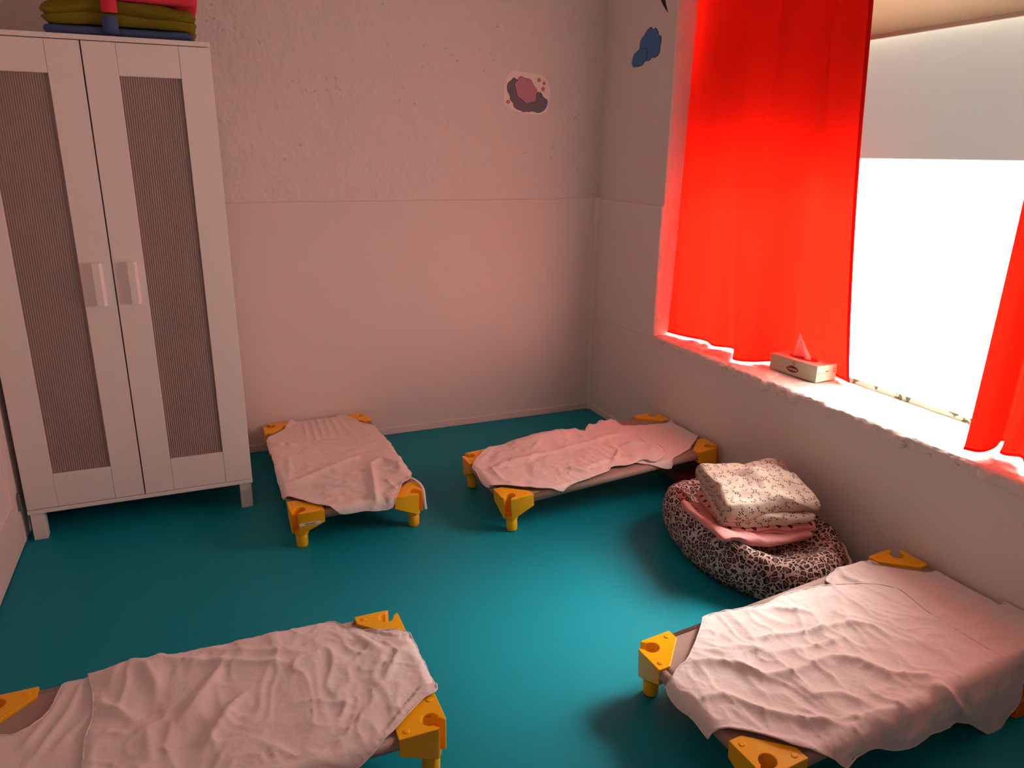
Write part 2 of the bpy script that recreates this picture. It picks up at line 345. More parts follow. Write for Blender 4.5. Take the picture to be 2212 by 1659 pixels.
SHEETS={'1h':[(-0.117,0.526),(-0.038,0.543),(0.044,0.528),(0.117,0.522),(0.164,0.454),(0.211,0.365),(0.255,0.307),(0.261,0.235),(0.259,0.153),(0.229,-0.037),(-0.235,0.053),(-0.252,0.112),(-0.27,0.162),(-0.27,0.236),(-0.263,0.301),(-0.23,0.347),(-0.181,0.395),(-0.141,0.463)],'1t':[(-0.251,0.106),(-0.227,0.114),(-0.175,0.141),(-0.102,0.18),(-0.038,0.205),(0.039,0.194),(0.079,0.172),(0.155,0.155),(0.255,0.155),(0.3,0.151),(0.324,0.121),(0.3,-0.017),(0.284,-0.153),(0.277,-0.24),(0.251,-0.336),(0.227,-0.387),(0.195,-0.408),(0.179,-0.445),(0.139,-0.525),(0.123,-0.546),(0.096,-0.553),(0.052,-0.547),(0.012,-0.541),(-0.043,-0.543),(-0.079,-0.538),(-0.096,-0.521),(-0.127,-0.498),(-0.187,-0.435),(-0.232,-0.373),(-0.257,-0.349),(-0.27,-0.369),(-0.27,-0.32),(-0.269,-0.266),(-0.264,-0.16),(-0.258,-0.059),(-0.254,0.038)],'2h':[(-0.209,0.099),(-0.268,0.147),(-0.311,0.194),(-0.265,0.186),(-0.272,0.242),(-0.27,0.279),(-0.202,0.275),(-0.177,0.29),(-0.146,0.352),(-0.099,0.472),(-0.108,0.532),(-0.013,0.541),(0.085,0.531),(0.188,0.406),(0.223,0.324),(0.251,0.262),(0.286,0.249),(0.264,0.181),(0.223,0.132),(0.126,0.073),(-0.016,0.056),(-0.144,0.081)],'2t':[(-0.101,-0.513),(-0.179,-0.454),(-0.25,-0.373),(-0.29,-0.29),(-0.324,-0.207),(-0.33,-0.106),(-0.326,-0.022),(-0.285,0.029),(-0.254,0.056),(-0.196,0.095),(-0.176,0.186),(-0.154,0.298),(-0.079,0.286),(0.051,0.26),(0.106,0.294),(0.179,0.275),(0.223,0.24),(0.246,0.171),(0.195,0.151),(0.218,0.069),(0.191,0.001),(0.223,-0.038),(0.245,-0.127),(0.25,-0.192),(0.258,-0.247),(0.271,-0.271),(0.253,-0.307),(0.224,-0.36),(0.179,-0.422),(0.125,-0.492),(0.108,-0.521),(0.049,-0.528),(-0.041,-0.516)],'3t':[(-0.267,-0.286),(-0.276,-0.294),(-0.314,-0.224),(-0.302,-0.153),(-0.305,-0.107),(-0.268,0.003),(-0.278,0.112),(-0.283,0.168),(-0.268,0.258),(-0.274,0.3),(-0.247,0.331),(-0.198,0.375),(-0.161,0.438),(-0.116,0.516),(-0.02,0.525),(0.129,0.523),(0.152,0.481),(0.218,0.401),(0.253,0.351),(0.283,0.292),(0.3,0.226),(0.324,0.198),(0.357,0.106),(0.335,0.022),(0.34,-0.102),(0.344,-0.218),(0.318,-0.277),(0.228,-0.261),(0.076,-0.264),(-0.017,-0.269),(-0.077,-0.26),(-0.164,-0.266),(-0.235,-0.28)],'3h':[(-0.096,-0.424),(-0.117,-0.386),(-0.157,-0.357),(-0.249,-0.338),(-0.256,-0.287),(-0.217,-0.236),(0.011,-0.201),(0.285,-0.229),(0.318,-0.277),(0.293,-0.355),(0.231,-0.439),(0.073,-0.509),(-0.058,-0.517),(-0.106,-0.475)],'4h':[(-0.211,0.171),(-0.238,0.196),(-0.303,0.292),(-0.282,0.306),(-0.263,0.345),(-0.203,0.385),(-0.13,0.448),(-0.107,0.47),(-0.088,0.532),(-0.03,0.538),(0.057,0.541),(0.15,0.536),(0.21,0.538),(0.34,0.48),(0.349,0.375),(0.404,0.318),(0.292,0.132),(0.126,0.162),(-0.069,0.255),(-0.17,0.213)],'4t':[(-0.252,-0.278),(-0.258,-0.252),(-0.236,-0.173),(-0.217,-0.082),(-0.225,0.022),(-0.202,0.145),(-0.146,0.267),(-0.1,0.318),(-0.055,0.319),(0.02,0.301),(0.142,0.292),(0.229,0.289),(0.266,0.305),(0.334,0.339),(0.411,0.344),(0.439,0.303),(0.461,0.254),(0.435,0.209),(0.374,0.136),(0.359,0.068),(0.341,-0.04),(0.342,-0.133),(0.307,-0.19),(0.298,-0.247),(0.306,-0.301),(0.277,-0.329),(0.245,-0.374),(0.216,-0.401),(0.147,-0.451),(0.107,-0.501),(0.091,-0.523),(0.083,-0.55),(0.072,-0.545),(0.029,-0.54),(-0.038,-0.548),(-0.086,-0.531),(-0.087,-0.514),(-0.114,-0.47),(-0.122,-0.439),(-0.152,-0.398),(-0.189,-0.349),(-0.236,-0.294)]}
FOLDS={'1t':[([(-0.252,-0.253),(-0.151,-0.196),(-0.043,-0.134),(0.096,-0.055),(0.207,-0.123)],0.008,0.022),([(0.119,-0.177),(0.09,-0.351),(0.064,-0.491),(0.052,-0.537)],0.014,0.018),([(0.123,-0.157),(0.183,-0.136),(0.228,-0.22),(0.222,-0.303)],0.012,0.016),([(-0.132,-0.272),(-0.058,-0.322),(0.046,-0.392)],0.006,0.012),([(0.143,-0.23),(0.209,-0.288)],0.008,0.01),([(-0.035,-0.137),(-0.022,-0.195),(0.02,-0.223)],0.005,0.012),([(0.143,-0.343),(0.159,-0.475)],0.008,0.012),([(-0.194,0.06),(-0.21,-0.131),(-0.234,-0.222)],0.004,0.014)],'1h':[([(-0.06,0.519),(-0.085,0.237)],0.004,0.007),([(-0.028,0.521),(-0.042,0.233)],0.004,0.007),([(0.006,0.523),(-0.007,0.232)],0.004,0.007),([(0.042,0.517),(0.028,0.231)],0.004,0.007),([(0.071,0.49),(0.072,0.227)],0.004,0.007),([(0.103,0.485),(0.13,0.204)],0.004,0.007),([(0.13,0.475),(0.179,0.199)],0.004,0.007),([(-0.175,0.234),(-0.168,0.193),(-0.141,0.208)],0.012,0.01),([(-0.252,0.264),(-0.216,0.212),(-0.181,0.224)],0.01,0.012)],'2t':[([(-0.15,0.295),(-0.035,0.266),(0.057,0.255)],0.006,0.008),([(0.025,0.171),(0.064,0.251),(0.166,0.281)],0.016,0.014),([(0.066,0.11),(0.162,0.025)],0.009,0.012),([(-0.041,-0.434),(-0.061,-0.222),(-0.066,-0.087),(-0.089,0.206)],0.01,0.02),([(-0.087,-0.352),(-0.071,-0.282),(-0.082,-0.172)],0.006,0.012),([(0.106,-0.177),(0.207,-0.105)],0.008,0.012),([(0.132,0.11),(0.223,0.213)],0.01,0.012),([(-0.115,-0.229),(-0.188,-0.147)],0.004,0.01),([(-0.053,-0.454),(0.091,-0.46),(0.17,-0.418)],0.006,0.014),([(0.111,-0.116),(0.151,-0.099),(0.133,0.029)],0.008,0.012),([(-0.27,-0.036),(-0.161,-0.009)],0.005,0.012)],'2h':[([(-0.233,0.124),(-0.286,0.184),(-0.234,0.22)],0.025,0.014),([(-0.249,0.229),(-0.244,0.271),(-0.184,0.272)],0.022,0.014),([(-0.042,0.162),(-0.04,0.32),(-0.094,0.522)],0.004,0.012),([(0.014,0.227),(0.004,0.363),(-0.016,0.52)],0.004,0.012),([(0.13,0.249),(0.111,0.362),(0.077,0.518)],0.004,0.012)],'3t':[([(-0.288,-0.122),(-0.234,-0.116),(-0.183,0.0),(-0.107,0.203)],0.01,0.022),([(-0.163,0.03),(-0.066,-0.022),(-0.004,-0.06)],0.01,0.02),([(-0.039,0.084),(0.007,0.042),(0.102,-0.007),(0.135,-0.026)],0.01,0.02),([(-0.286,-0.07),(-0.217,0.054),(-0.126,0.26)],0.006,0.02),([(-0.179,0.371),(-0.066,0.433)],0.008,0.02),([(0.043,0.413),(-0.043,0.468),(-0.058,0.5)],0.008,0.014),([(-0.007,-0.141),(0.131,-0.127)],0.006,0.02),([(-0.166,-0.273),(-0.105,-0.236),(-0.048,-0.17)],0.01,0.02),([(0.049,0.184),(0.053,0.233),(0.105,0.325)],0.004,0.012),([(0.152,0.402),(0.167,0.44)],0.005,0.01),([(-0.054,-0.258),(0.121,-0.245)],0.005,0.015),([(-0.31,-0.224),(-0.217,-0.15),(-0.128,-0.118)],0.01,0.022)],'3h':[([(-0.239,-0.332),(-0.151,-0.352),(-0.035,-0.397)],0.006,0.012),([(-0.241,-0.295),(-0.136,-0.315),(0.009,-0.37)],0.006,0.012),([(-0.114,-0.259),(-0.002,-0.332)],0.005,0.014)],'4t':[([(-0.127,-0.448),(-0.055,-0.331),(0.018,-0.301),(0.041,-0.228),(0.04,-0.092),(0.085,-0.04),(0.159,-0.024),(0.239,0.082)],0.012,0.026),([(0.007,-0.505),(0.025,-0.431),(0.108,-0.385),(0.187,-0.313),(0.241,-0.25)],0.01,0.022),([(-0.225,-0.182),(-0.193,-0.068),(-0.121,0.007)],0.007,0.016),([(-0.115,-0.212),(-0.065,-0.052),(-0.039,0.066),(0.003,0.107),(0.069,0.108)],0.007,0.014),([(0.057,-0.243),(0.123,-0.247),(0.147,-0.176),(0.211,-0.152)],0.008,0.018),([(0.197,-0.11),(0.265,-0.081)],0.006,0.014),([(0.231,0.023),(0.259,0.053),(0.364,0.134)],0.012,0.02),([(0.183,-0.321),(0.214,-0.251),(0.253,-0.083)],0.006,0.018),([(-0.129,-0.371),(-0.114,-0.279),(-0.064,-0.219)],0.006,0.018),([(-0.093,0.309),(0.032,0.286),(0.253,0.269)],0.004,0.008),([(-0.042,-0.212),(-0.017,-0.101),(-0.002,-0.005)],0.005,0.016)],'4h':[([(-0.293,0.276),(-0.204,0.236),(-0.152,0.266)],0.01,0.014),([(-0.212,0.18),(-0.26,0.29)],0.008,0.01),([(0.044,0.271),(0.053,0.379),(0.069,0.523)],0.004,0.012),([(0.116,0.314),(0.119,0.407),(0.158,0.514)],0.004,0.012),([(0.164,0.299),(0.206,0.444)],0.004,0.012)]}
# ------------------------------------------------------------------ the room
XL, YF, ZT = -2.80, -4.15, 2.62          # left wall, wall behind, ceiling
OY0, OY1, OZ0, OZ1 = -0.632, -2.78, 0.572, 2.36   # window opening
def struct(name, bm, m, parent=None, **kw):
    o = obj(name, bm, m, parent, **kw)
    if parent is None: o['kind'] = 'structure'
    return o
struct('floor', boxes(((XL-0.1, YF-0.1, -0.12), (0.40, 0.12, 0.0))), m_floor)
struct('ceiling', boxes(((XL-0.1, YF-0.1, ZT), (0.40, 0.12, ZT+0.1))), m_ceil)
struct('wall_back', boxes(((XL-0.1, 0.0, 0.0), (0.40, 0.12, ZT))), m_plaster)
struct('wall_left', boxes(((XL-0.1, YF, 0.0), (XL, 0.0, ZT))), m_wall)
struct('wall_front', boxes(((XL-0.1, YF-0.1, 0.0), (0.40, YF, ZT))), m_wall)
struct('wall_right', boxes(((0.004, YF, 0), (0.36, 0, OZ0)), ((0.004, OY0, OZ0), (0.36, 0, ZT)), ((0.004, YF, OZ0), (0.36, OY1, ZT)), ((0.004, OY1, OZ1), (0.36, OY0, ZT))), m_wall)
HW = 1.2115
# smooth boards over the lower walls, their upper edge rounded over
def board_back():
    bm = bmesh.new(); n = 120; rows = []
    for i in range(n+1):
        x = XL + 0.001 + (-0.001 - XL)*i/n; j = 0.0022*nz(x*9, 1.3) + 0.0012*nz(x*31, 5)
        rows.append([(x, -0.010, 0.0), (x, -0.010, HW-0.006+j), (x, -0.006, HW-0.001+j), (x, 0.0005, HW+0.001+j)])
    return rows
t = grid_mesh('trim_2', board_back(), m_panel); t['kind'] = 'structure'
struct('trim_3', boxes(((-0.008, YF, 0), (0.004, 0, 0.560)), ((-0.008, OY0+0.002, 0.560), (0.004, 0, HW-0.003)), ((-0.008, YF, 0.560), (0.004, OY1, HW-0.003))), m_panel, bevel=0.003)
# corner strip
bm = bmesh.new()
prism(bm, [(-0.001, -0.001), (-0.030, -0.001), (-0.030, -0.013), (-0.026, -0.018), (-0.018, -0.026), (-0.013, -0.030), (-0.001, -0.030)], 0.0, HW+0.003)
struct('trim_1', bm, m_trim, bevel=0.003)
struct('baseboard_back', boxes(((-1.93, -0.016, 0.0), (-0.032, -0.008, 0.038))), m_trim, bevel=0.003)
struct('baseboard_right', boxes(((-0.014, -2.0, 0.0), (-0.006, -0.032, 0.038))), m_trim, bevel=0.003)
# unseen slab outside, shaped to shade the upper pane yet light the blind
struct('shade_slab', boxes(((0.362, -4.4, 1.869), (0.90, 1.4, 1.945))), m_ceil)

# door on the left wall
door = empty('door_1', (XL, -1.05, 0)); door['kind'] = 'structure'
def dl(bm, name, m, **kw):
    o = obj(name, bm, m, None, **kw); o.parent = door; o.matrix_parent_inverse = Matrix.Translation((-XL, 1.05, 0)); return o
dl(boxes(((XL+0.001, -1.47, 0.004), (XL+0.026, -0.642, 2.03)),), 'door_leaf', m_door, bevel=0.003)
# raised arched mouldings on the leaf
bm = bmesh.new()
for z0, z1, arch in ((0.20, 0.80, 0.0), (0.95, 1.85, 0.12)):
    for off, rad in ((0.0, 0.006), (0.022, 0.004)):
        ya, yb = -1.36+off, -0.75-off
        P = [(XL+0.026, ya, z0+off), (XL+0.026, yb, z0+off), (XL+0.026, yb, z1-off-arch)]
        P += [(XL+0.026, ya + (yb-ya)*(1-k/16), z1-off-arch + (arch or 0.0)*math.sin(PI*k/16)) for k in range(1, 17)]
        P += [(XL+0.026, ya, z0+off)]
        ring_tube(bm, P, rad, 6)
dl(bm, 'moulding', m_door, smooth=True)
dl(boxes(((XL+0.001, -0.638, 0), (XL+0.026, -0.520, 2.12)), ((XL+0.001, -1.59, 0), (XL+0.026, -1.474, 2.12)), ((XL+0.001, -1.474, 2.036), (XL+0.026, -0.638, 2.12))), 'door_frame', m_door, bevel=0.004)
bm = bmesh.new(); cyl(bm, XL+0.030, -0.640, 0.135, 0.205, 0.006, 12); box(bm, (XL+0.026, -0.660, 0.14), (XL+0.029, -0.620, 0.20)); dl(bm, 'hinge', m_hinge, smooth=False)

# window
win = empty('window_1', (0.30, -1.70, OZ0)); win['kind'] = 'structure'
def wl(o): o.parent = win; o.matrix_parent_inverse = Matrix.Translation((-0.30, 1.70, -OZ0)); return o
pane = wl(obj('pane', boxes(((0.302, OY1-0.03, OZ0-0.02), (0.306, OY0+0.03, OZ1+0.02))), m_pane))
pane.data.materials.append(m_clear)                # frosted on its room side, clear outside
for p in pane.data.polygons: p.material_index = 0 if p.normal.x < -0.5 else 1
wl(obj('window_frame', boxes(((0.291, OY1, OZ0), (0.3015, OY0, OZ0+0.030)), ((0.291, OY0-0.03, OZ0), (0.3015, OY0, OZ1)), ((0.291, OY1, OZ0), (0.3015, OY1+0.03, OZ1))), m_frame, bevel=0.003))
# sill: plaster, rolled over the front edge, rough and flaking
def sill_rows():
    rows = []; N = 420; Ms = 40
    for i in range(N+1):
        y = OY1 - 0.0 + (OY0 - OY1)*i/N
        e = 0.010*nz(y*11, 3.1) + 0.008*nz(y*37, 7.7) + 0.004*nz(y*90, 1.0)
        lip = 0.014*max(0, nz(y*23, 12.5)) + 0.008*max(0, nz(y*61, 2.5)) + 0.003
        row = []
        for k in range(Ms+1):
            s = k/Ms
            if s < 0.80:
                x = 0.300 - (0.300-0.004)*s/0.80
                h = 0.0035*nz(x*12, y*12, 4) + 0.0022*nz(x*38, y*20, 9)
                c = nz(x*16 + 2*nz(x*5, y*5), y*7, 2.2); 
                if x < 0.16: h += 0.0035*(1 if c > 0.08 else 0)*min(1, (0.16-x)/0.03)
                row.append((x, y, 0.5825 + h*min(1, (0.300-x)/0.02)))
            else:
                a = (s-0.80)/0.20*1.9
                R = 0.010 + lip
                x = 0.004 - R*math.sin(min(a, PI/2)) ; z = 0.5825 - R*(1-math.cos(min(a, PI/2)))
                if a > PI/2: z -= (a-PI/2)*(0.055 + 1.6*abs(e))
                x += 0.003*nz(y*45, a*3, 1)
                row.append((min(x, 0.004), y, z + 0.0025*nz(y*30, a*2, 6)))
        rows.append(row)
    return rows
wl(grid_mesh('window_sill', sill_rows(), m_sill))
def jamb_rows():
    rows = []; N = 150
    for i in range(N+1):
        z = OZ0 + (OZ1-OZ0)*i/N; row = []
        lo = 1.0 if z < HW else 0.25
        ed = (0.010 + 0.008*nz(z*17, 3) + 0.006*nz(z*50, 8))*lo
        for k in range(25):
            s = k/24
            if s < 0.8:
                x = 0.300 - 0.296*s/0.8
                row.append((x, OY0 - 0.004 + (0.0035*nz(x*14, z*14, 3) + 0.003*nz(x*40, z*25, 1))*lo*1.3, z))
            else:
                a = (s-0.8)/0.2
                row.append((0.004 - (0.012*lo + 0.003)*math.sin(a*PI/2), OY0 - 0.004 + a*max(0.004, ed) + 0.002*nz(z*40, a)*lo, z))
        rows.append(row)
    return rows
wl(grid_mesh('window_reveal', jamb_rows(), m_reveal))
# roller blind
bl = empty('roller_blind', (0.262, -2.05, 1.848)); tag(bl, 'beige roller blind pulled part way down over the frosted window pane', 'blind')
def bl_(o): o.parent = bl; o.matrix_parent_inverse = Matrix.Translation((-0.262, 2.05, -1.848)); return o
bl_(obj('blind_fabric', boxes(((0.261, OY1+0.02, 1.858), (0.263, -0.70, OZ1-0.06))), m_blind))
bl_(obj('bottom_bar', boxes(((0.258, OY1+0.02, 1.846), (0.266, -0.70, 1.860))), m_blind, bevel=0.002))
bm = bmesh.new(); ring_tube(bm, [(0.268, OY1+0.015, OZ1-0.042), (0.268, -0.69, OZ1-0.042)], 0.030, 20); bl_(obj('roller', bm, m_blind, smooth=True))

# ------------------------------------------------------------------ curtains
def curtain(bot, top, zb, zt, label, origin, hem_l=False, hem_r=False, lift=None, n=26):
    bt = resample(catmull(bot, 12), 200); tp = resample(catmull(top, 12), 200)
    rows = []; K = 70
    for j in range(K+1):
        t = j/K; z = zb + (zt-zb)*t
        f = t**0.75; row = []
        for i in range(200):
            x = bt[i, 0]*(1-f) + tp[i, 0]*f; y = bt[i, 1]*(1-f) + tp[i, 1]*f
            w = 0.014*nz(i*0.045, t*1.1, 5.0)*math.sin(PI*min(1, t*1.2))
            row.append((x + w, y, z + (lift(i/199)*(1-t) if lift else 0)))
        rows.append(row)
    root = empty('curtain', origin); tag(root, label, 'curtain', 'red curtains at the window')
    inv = Matrix.Translation((-origin[0], -origin[1], -origin[2]))
    c = grid_mesh('curtain_fabric', rows, m_curtain, root); c.matrix_parent_inverse = inv
    def off(row, d=0.0022): return [(x-d, y, z) for x, y, z in row]
    hb = grid_mesh('hem', [off(r) for r in [rows[0], [tuple(np.array(a)*(1-0.35)+np.array(b)*0.35) for a, b in zip(rows[0], rows[1])]]], m_hem, root); hb.matrix_parent_inverse = inv
    if hem_r:
        h = grid_mesh('hem', [[(x-0.0022, y, z) for x, y, z in r[-4:]] for r in rows], m_hem, root); h.matrix_parent_inverse = inv
    if hem_l:
        h = grid_mesh('hem', [[(x-0.0022, y, z) for x, y, z in r[:4]] for r in rows], m_hem, root); h.matrix_parent_inverse = inv
    return root
curtain([(.070, -.633), (.080, -.69), (.10, -.76), (.137, -.86), (.112, -.95), (.165, -1.02), (.11, -1.10), (.043, -1.18), (.085, -1.235), (.165, -1.256), (.235, -1.278), (.284, -1.315), (.287, -1.42), (.283, -1.50), (.268, -1.565), (.250, -1.625)],
        [(.104, -.633), (.085, -.70), (.07, -.80), (.09, -.88), (.115, -.925), (.05, -1.005), (.06, -1.08), (.10, -1.13), (.12, -1.16), (.05, -1.25), (.065, -1.33), (.10, -1.38), (.115, -1.405), (.055, -1.48), (.06, -1.55), (.07, -1.615)],
        0.5935, OZ1-0.005, 'wide red curtain left of the bare pane, hanging behind the tissue box', (0.06, -1.15, 0.594), hem_r=True,
        lift=lambda s: 0.001)
curtain([(.014, -2.287), (.03, -2.318), (.06, -2.325), (.12, -2.313), (.185, -2.285), (.195, -2.297), (.15, -2.325), (.095, -2.345), (.088, -2.37), (.115, -2.395), (.085, -2.425), (.055, -2.455), (.10, -2.52), (.05, -2.58), (.10, -2.66), (.06, -2.74)],
        [(.016, -2.33), (.03, -2.35), (.05, -2.36), (.07, -2.365), (.10, -2.36), (.11, -2.37), (.09, -2.385), (.06, -2.40), (.05, -2.43), (.07, -2.46), (.05, -2.50), (.05, -2.53), (.08, -2.59), (.05, -2.64), (.08, -2.69), (.06, -2.76)],
        0.602, OZ1-0.005, 'narrow red curtain with deep folds at the right edge of the window', (0.06, -2.5, 0.602))

# ------------------------------------------------------------------ wardrobe
WX1 = -1.9435; WX0 = WX1-0.81; WF = -0.636; WB = -0.116
wd = empty('wardrobe', ((WX0+WX1)/2, (WF+WB)/2, 0)); tag(wd, 'tall white two-door wardrobe with ribbed frosted panels standing on square legs', 'wardrobe')
wi = wd.location.copy()
def wp(o): o.parent = wd; o.matrix_parent_inverse = Matrix.Translation(-wi); return o
DY = WF + 0.019
wp(obj('top_panel', boxes(((WX0, WF, 1.784), (WX1, WB, 1.800))), m_white, bevel=0.002))
wp(obj('bottom_panel', boxes(((WX0, WF, 0.110), (WX1, WB, 0.126))), m_white, bevel=0.002))
for a in (WX0, WX1-0.016): wp(obj('side_panel', boxes(((a, DY+0.002, 0.126), (a+0.016, WB, 1.784))), m_white))
wp(obj('back_panel', boxes(((WX0+0.016, WB-0.006, 0.126), (WX1-0.016, WB, 1.784))), m_white))
wp(obj('shelf', boxes(((WX0+0.017, DY+0.02, 0.492), (WX1-0.017, WB-0.007, 0.508))), m_white))
for sx in (WX0+0.006, WX1-0.006-0.046):
    for sy in (WF+0.006, WB-0.052): wp(obj('leg', boxes(((sx, sy, 0), (sx+0.046, sy+0.046, 0.110))), m_white, bevel=0.002))
for side in (0, 1):
    x0 = WX0 + 0.001 + side*0.4065; x1 = x0 + 0.4015
    d = wp(obj('door', boxes(((x0, WF, 0.129), (x0+0.1025, DY, 1.781)), ((x1-0.1025, WF, 0.129), (x1, DY, 1.781)), ((x0+0.1035, WF+0.0006, 0.129), (x1-0.1035, DY, 0.262)), ((x0+0.1035, WF+0.0006, 1.676), (x1-0.1035, DY, 1.781))), m_white, bevel=0.0012))
    pn = obj('ribbed_panel', boxes(((x0+0.098, WF+0.007, 0.258), (x1-0.098, WF+0.011, 1.68))), m_rib, d); pn.matrix_parent_inverse = Matrix.Identity(4); tag(pn, 'ribbed frosted plastic panel')
    hx = (x1-0.046) if side == 0 else (x0+0.046+0.016)
    bm = bmesh.new(); prism(bm, [(hx-0.017, WF-0.001), (hx-0.015, WF-0.024), (hx+0.009, WF-0.024), (hx+0.017, WF-0.012), (hx+0.017, WF-0.001)], 0.892, 1.047)
    h = obj('handle', bm, m_white, d, bevel=0.0015); h.matrix_parent_inverse = Matrix.Identity(4)
# things behind the panels, on the shelf
t = obj('folded_linen', soft_box(0.30, 0.28, 0.13, 0.05, 14, 3, 0.01, 0.01, 2), m_sheet, smooth=True); t.location = (WX0+0.21, -0.40, 0.509)
tag(t, 'pale folded linen on the wardrobe shelf behind the left ribbed panel', 'linen')
bk = empty('book', (WX1-0.235, -0.52, 0.509), 0.3); tag(bk, 'pale book lying on the wardrobe shelf behind the right ribbed panel', 'book')
obj('pages', boxes(((-0.07, -0.05, 0.003), (0.068, 0.05, 0.022))), m_paper, bk)
obj('cover', boxes(((-0.072, -0.053, 0), (0.073, 0.053, 0.003)), ((-0.072, -0.053, 0.022), (0.073, 0.053, 0.025)), ((0.070, -0.053, 0.003), (0.073, 0.053, 0.022))), m_starorange, bk)

# pile of felt mats and a blanket on top of the wardrobe
def bulge(p, k=0.0): return p
t = empty('felt_mat', (-2.225, -0.43, 1.800)); tag(t, 'blue felt mat lying lowest on the wardrobe, its strap turned up the front', 'mat', 'felt mats on the wardrobe')
obj('mat_body', soft_box(0.455, 0.36, 0.032, 0.015, 22, 1, 0, 0.004, 4), m_blue, t, smooth=True)
def strap(x0, x1, P, n=2):
    bm = bmesh.new(); Pp = catmull(P, 6)
    V = []
    for y, z in Pp: V.append([bm.verts.new((x, y, z)) for x in (x0, x1)])
    for a, b in zip(V, V[1:]): bm.faces.new((a[0], a[1], b[1], b[0]))
    return bm
s = obj('strap', strap(-0.048, 0.000, [(-0.182, 0.006), (-0.200, 0.022), (-0.206, 0.040), (-0.207, 0.062)]), m_blue, t, smooth=True, solid=0.003)
def slump(p):
    p.z += 0.012*math.cos(p.x*9)*(p.z/0.09) - 0.10*p.x*p.x*(1 if p.z < 0.04 else 0.6); p.y += 0.01*nz(p.x*9, p.z*30); return p
t = obj('folded_blanket', soft_box(0.475, 0.37, 0.072, 0.030, 30, 2, 0.016, 0.009, 9, slump), m_green, smooth=True); t.location = (-2.216, -0.435, 1.8365)
tag(t, 'thick olive green blanket folded double between the felt mats on the wardrobe', 'blanket')
t = empty('felt_mat', (-2.17, -0.43, 1.9145)); tag(t, 'coral red felt mat lying on top of the olive blanket on the wardrobe', 'mat', 'felt mats on the wardrobe')
obj('mat_body', soft_box(0.40, 0.36, 0.040, 0.015, 22, 1, 0, 0.003, 7), m_red, t, smooth=True)
obj('strap', strap(-0.100, -0.052, [(-0.180, 0.010), (-0.200, -0.004), (-0.2075, -0.022), (-0.2085, -0.042)]), m_red, t, smooth=True, solid=0.003)

# ------------------------------------------------------------------ cots
L, WW, H, AA, EE = 1.0328, 0.5126, 0.1516, 0.122, 0.033
RR = 0.016; ZC = H - 0.006 - RR
def bracket_bm(sx, sy):
    """plastic corner; sx, sy point from the cot middle to this corner"""
    a = AA; c = EE + 0.004; rn = 0.0205; mw = 0.0135
    k = math.sqrt(0.5)
    arc = []
    a0 = math.atan2(-k*1, -k*1)
    al = math.asin(mw/rn)
    N = 22
    for i in range(N+1):
        th = a0 + al + (2*PI - 2*al)*i/N
        arc.append((c + rn*math.cos(th), c + rn*math.sin(th)))
    # arc runs from the s-axis side (t small) to the t-axis side
    poly = [(a, 0.0), (0.030, 0.0), (0.0225, 0.0035)] + arc + [(0.0035, 0.0225), (0.0, 0.030), (0.0, a), (0.036, a), (a, 0.036)]
    def zb(s, t):
        d = max(s, t)
        return H - 0.089 + 0.040*max(0.0, min(1.0, (d-0.045)/(a-0.045)))**1.3
    def zt(s, t): return H
    loc = lambda s, t: (sx*(WW/2 - s), sy*(L/2 - t))
    bm = bmesh.new(); prism(bm, poly, zb, zt)
    # split skirt so that its lower line curves
    lip = [(0.036, a-0.001)]
    for i in range(1, 14):
        q = i/14; b0 = (1-q)**2; b1 = 2*q*(1-q); b2 = q*q
        lip.append((0.036*b0 + 0.115*b1 + (a-0.001)*b2, (a-0.001)*b0 + 0.115*b1 + 0.036*b2))
    lip.append((a-0.001, 0.036)); lip += [(a-0.004, 0.030), (0.030, a-0.004)]
    prism(bm, lip, H-0.020, lambda s, t: H - 0.0125 + 0.004*max(0, min(1, (0.20-s-t)/0.05)))
    for bx, by in ((a-0.022, 0.020), (0.020, a-0.022)): cyl(bm, bx, by, H-0.002, H+0.0022, 0.0085, 16, 0.0075)
    # collar below the socket
    cyl(bm, c, c, H-0.098, H-0.082, 0.0265, 28)
    for v in bm.verts:
        x, y = loc(v.co.x, v.co.y); v.co.x, v.co.y = x, y
    return bm
def sag(u, v): return 0.010*max(0, 1-(2*u/WW)**2)*max(0, 1-(2*v/L)**2)
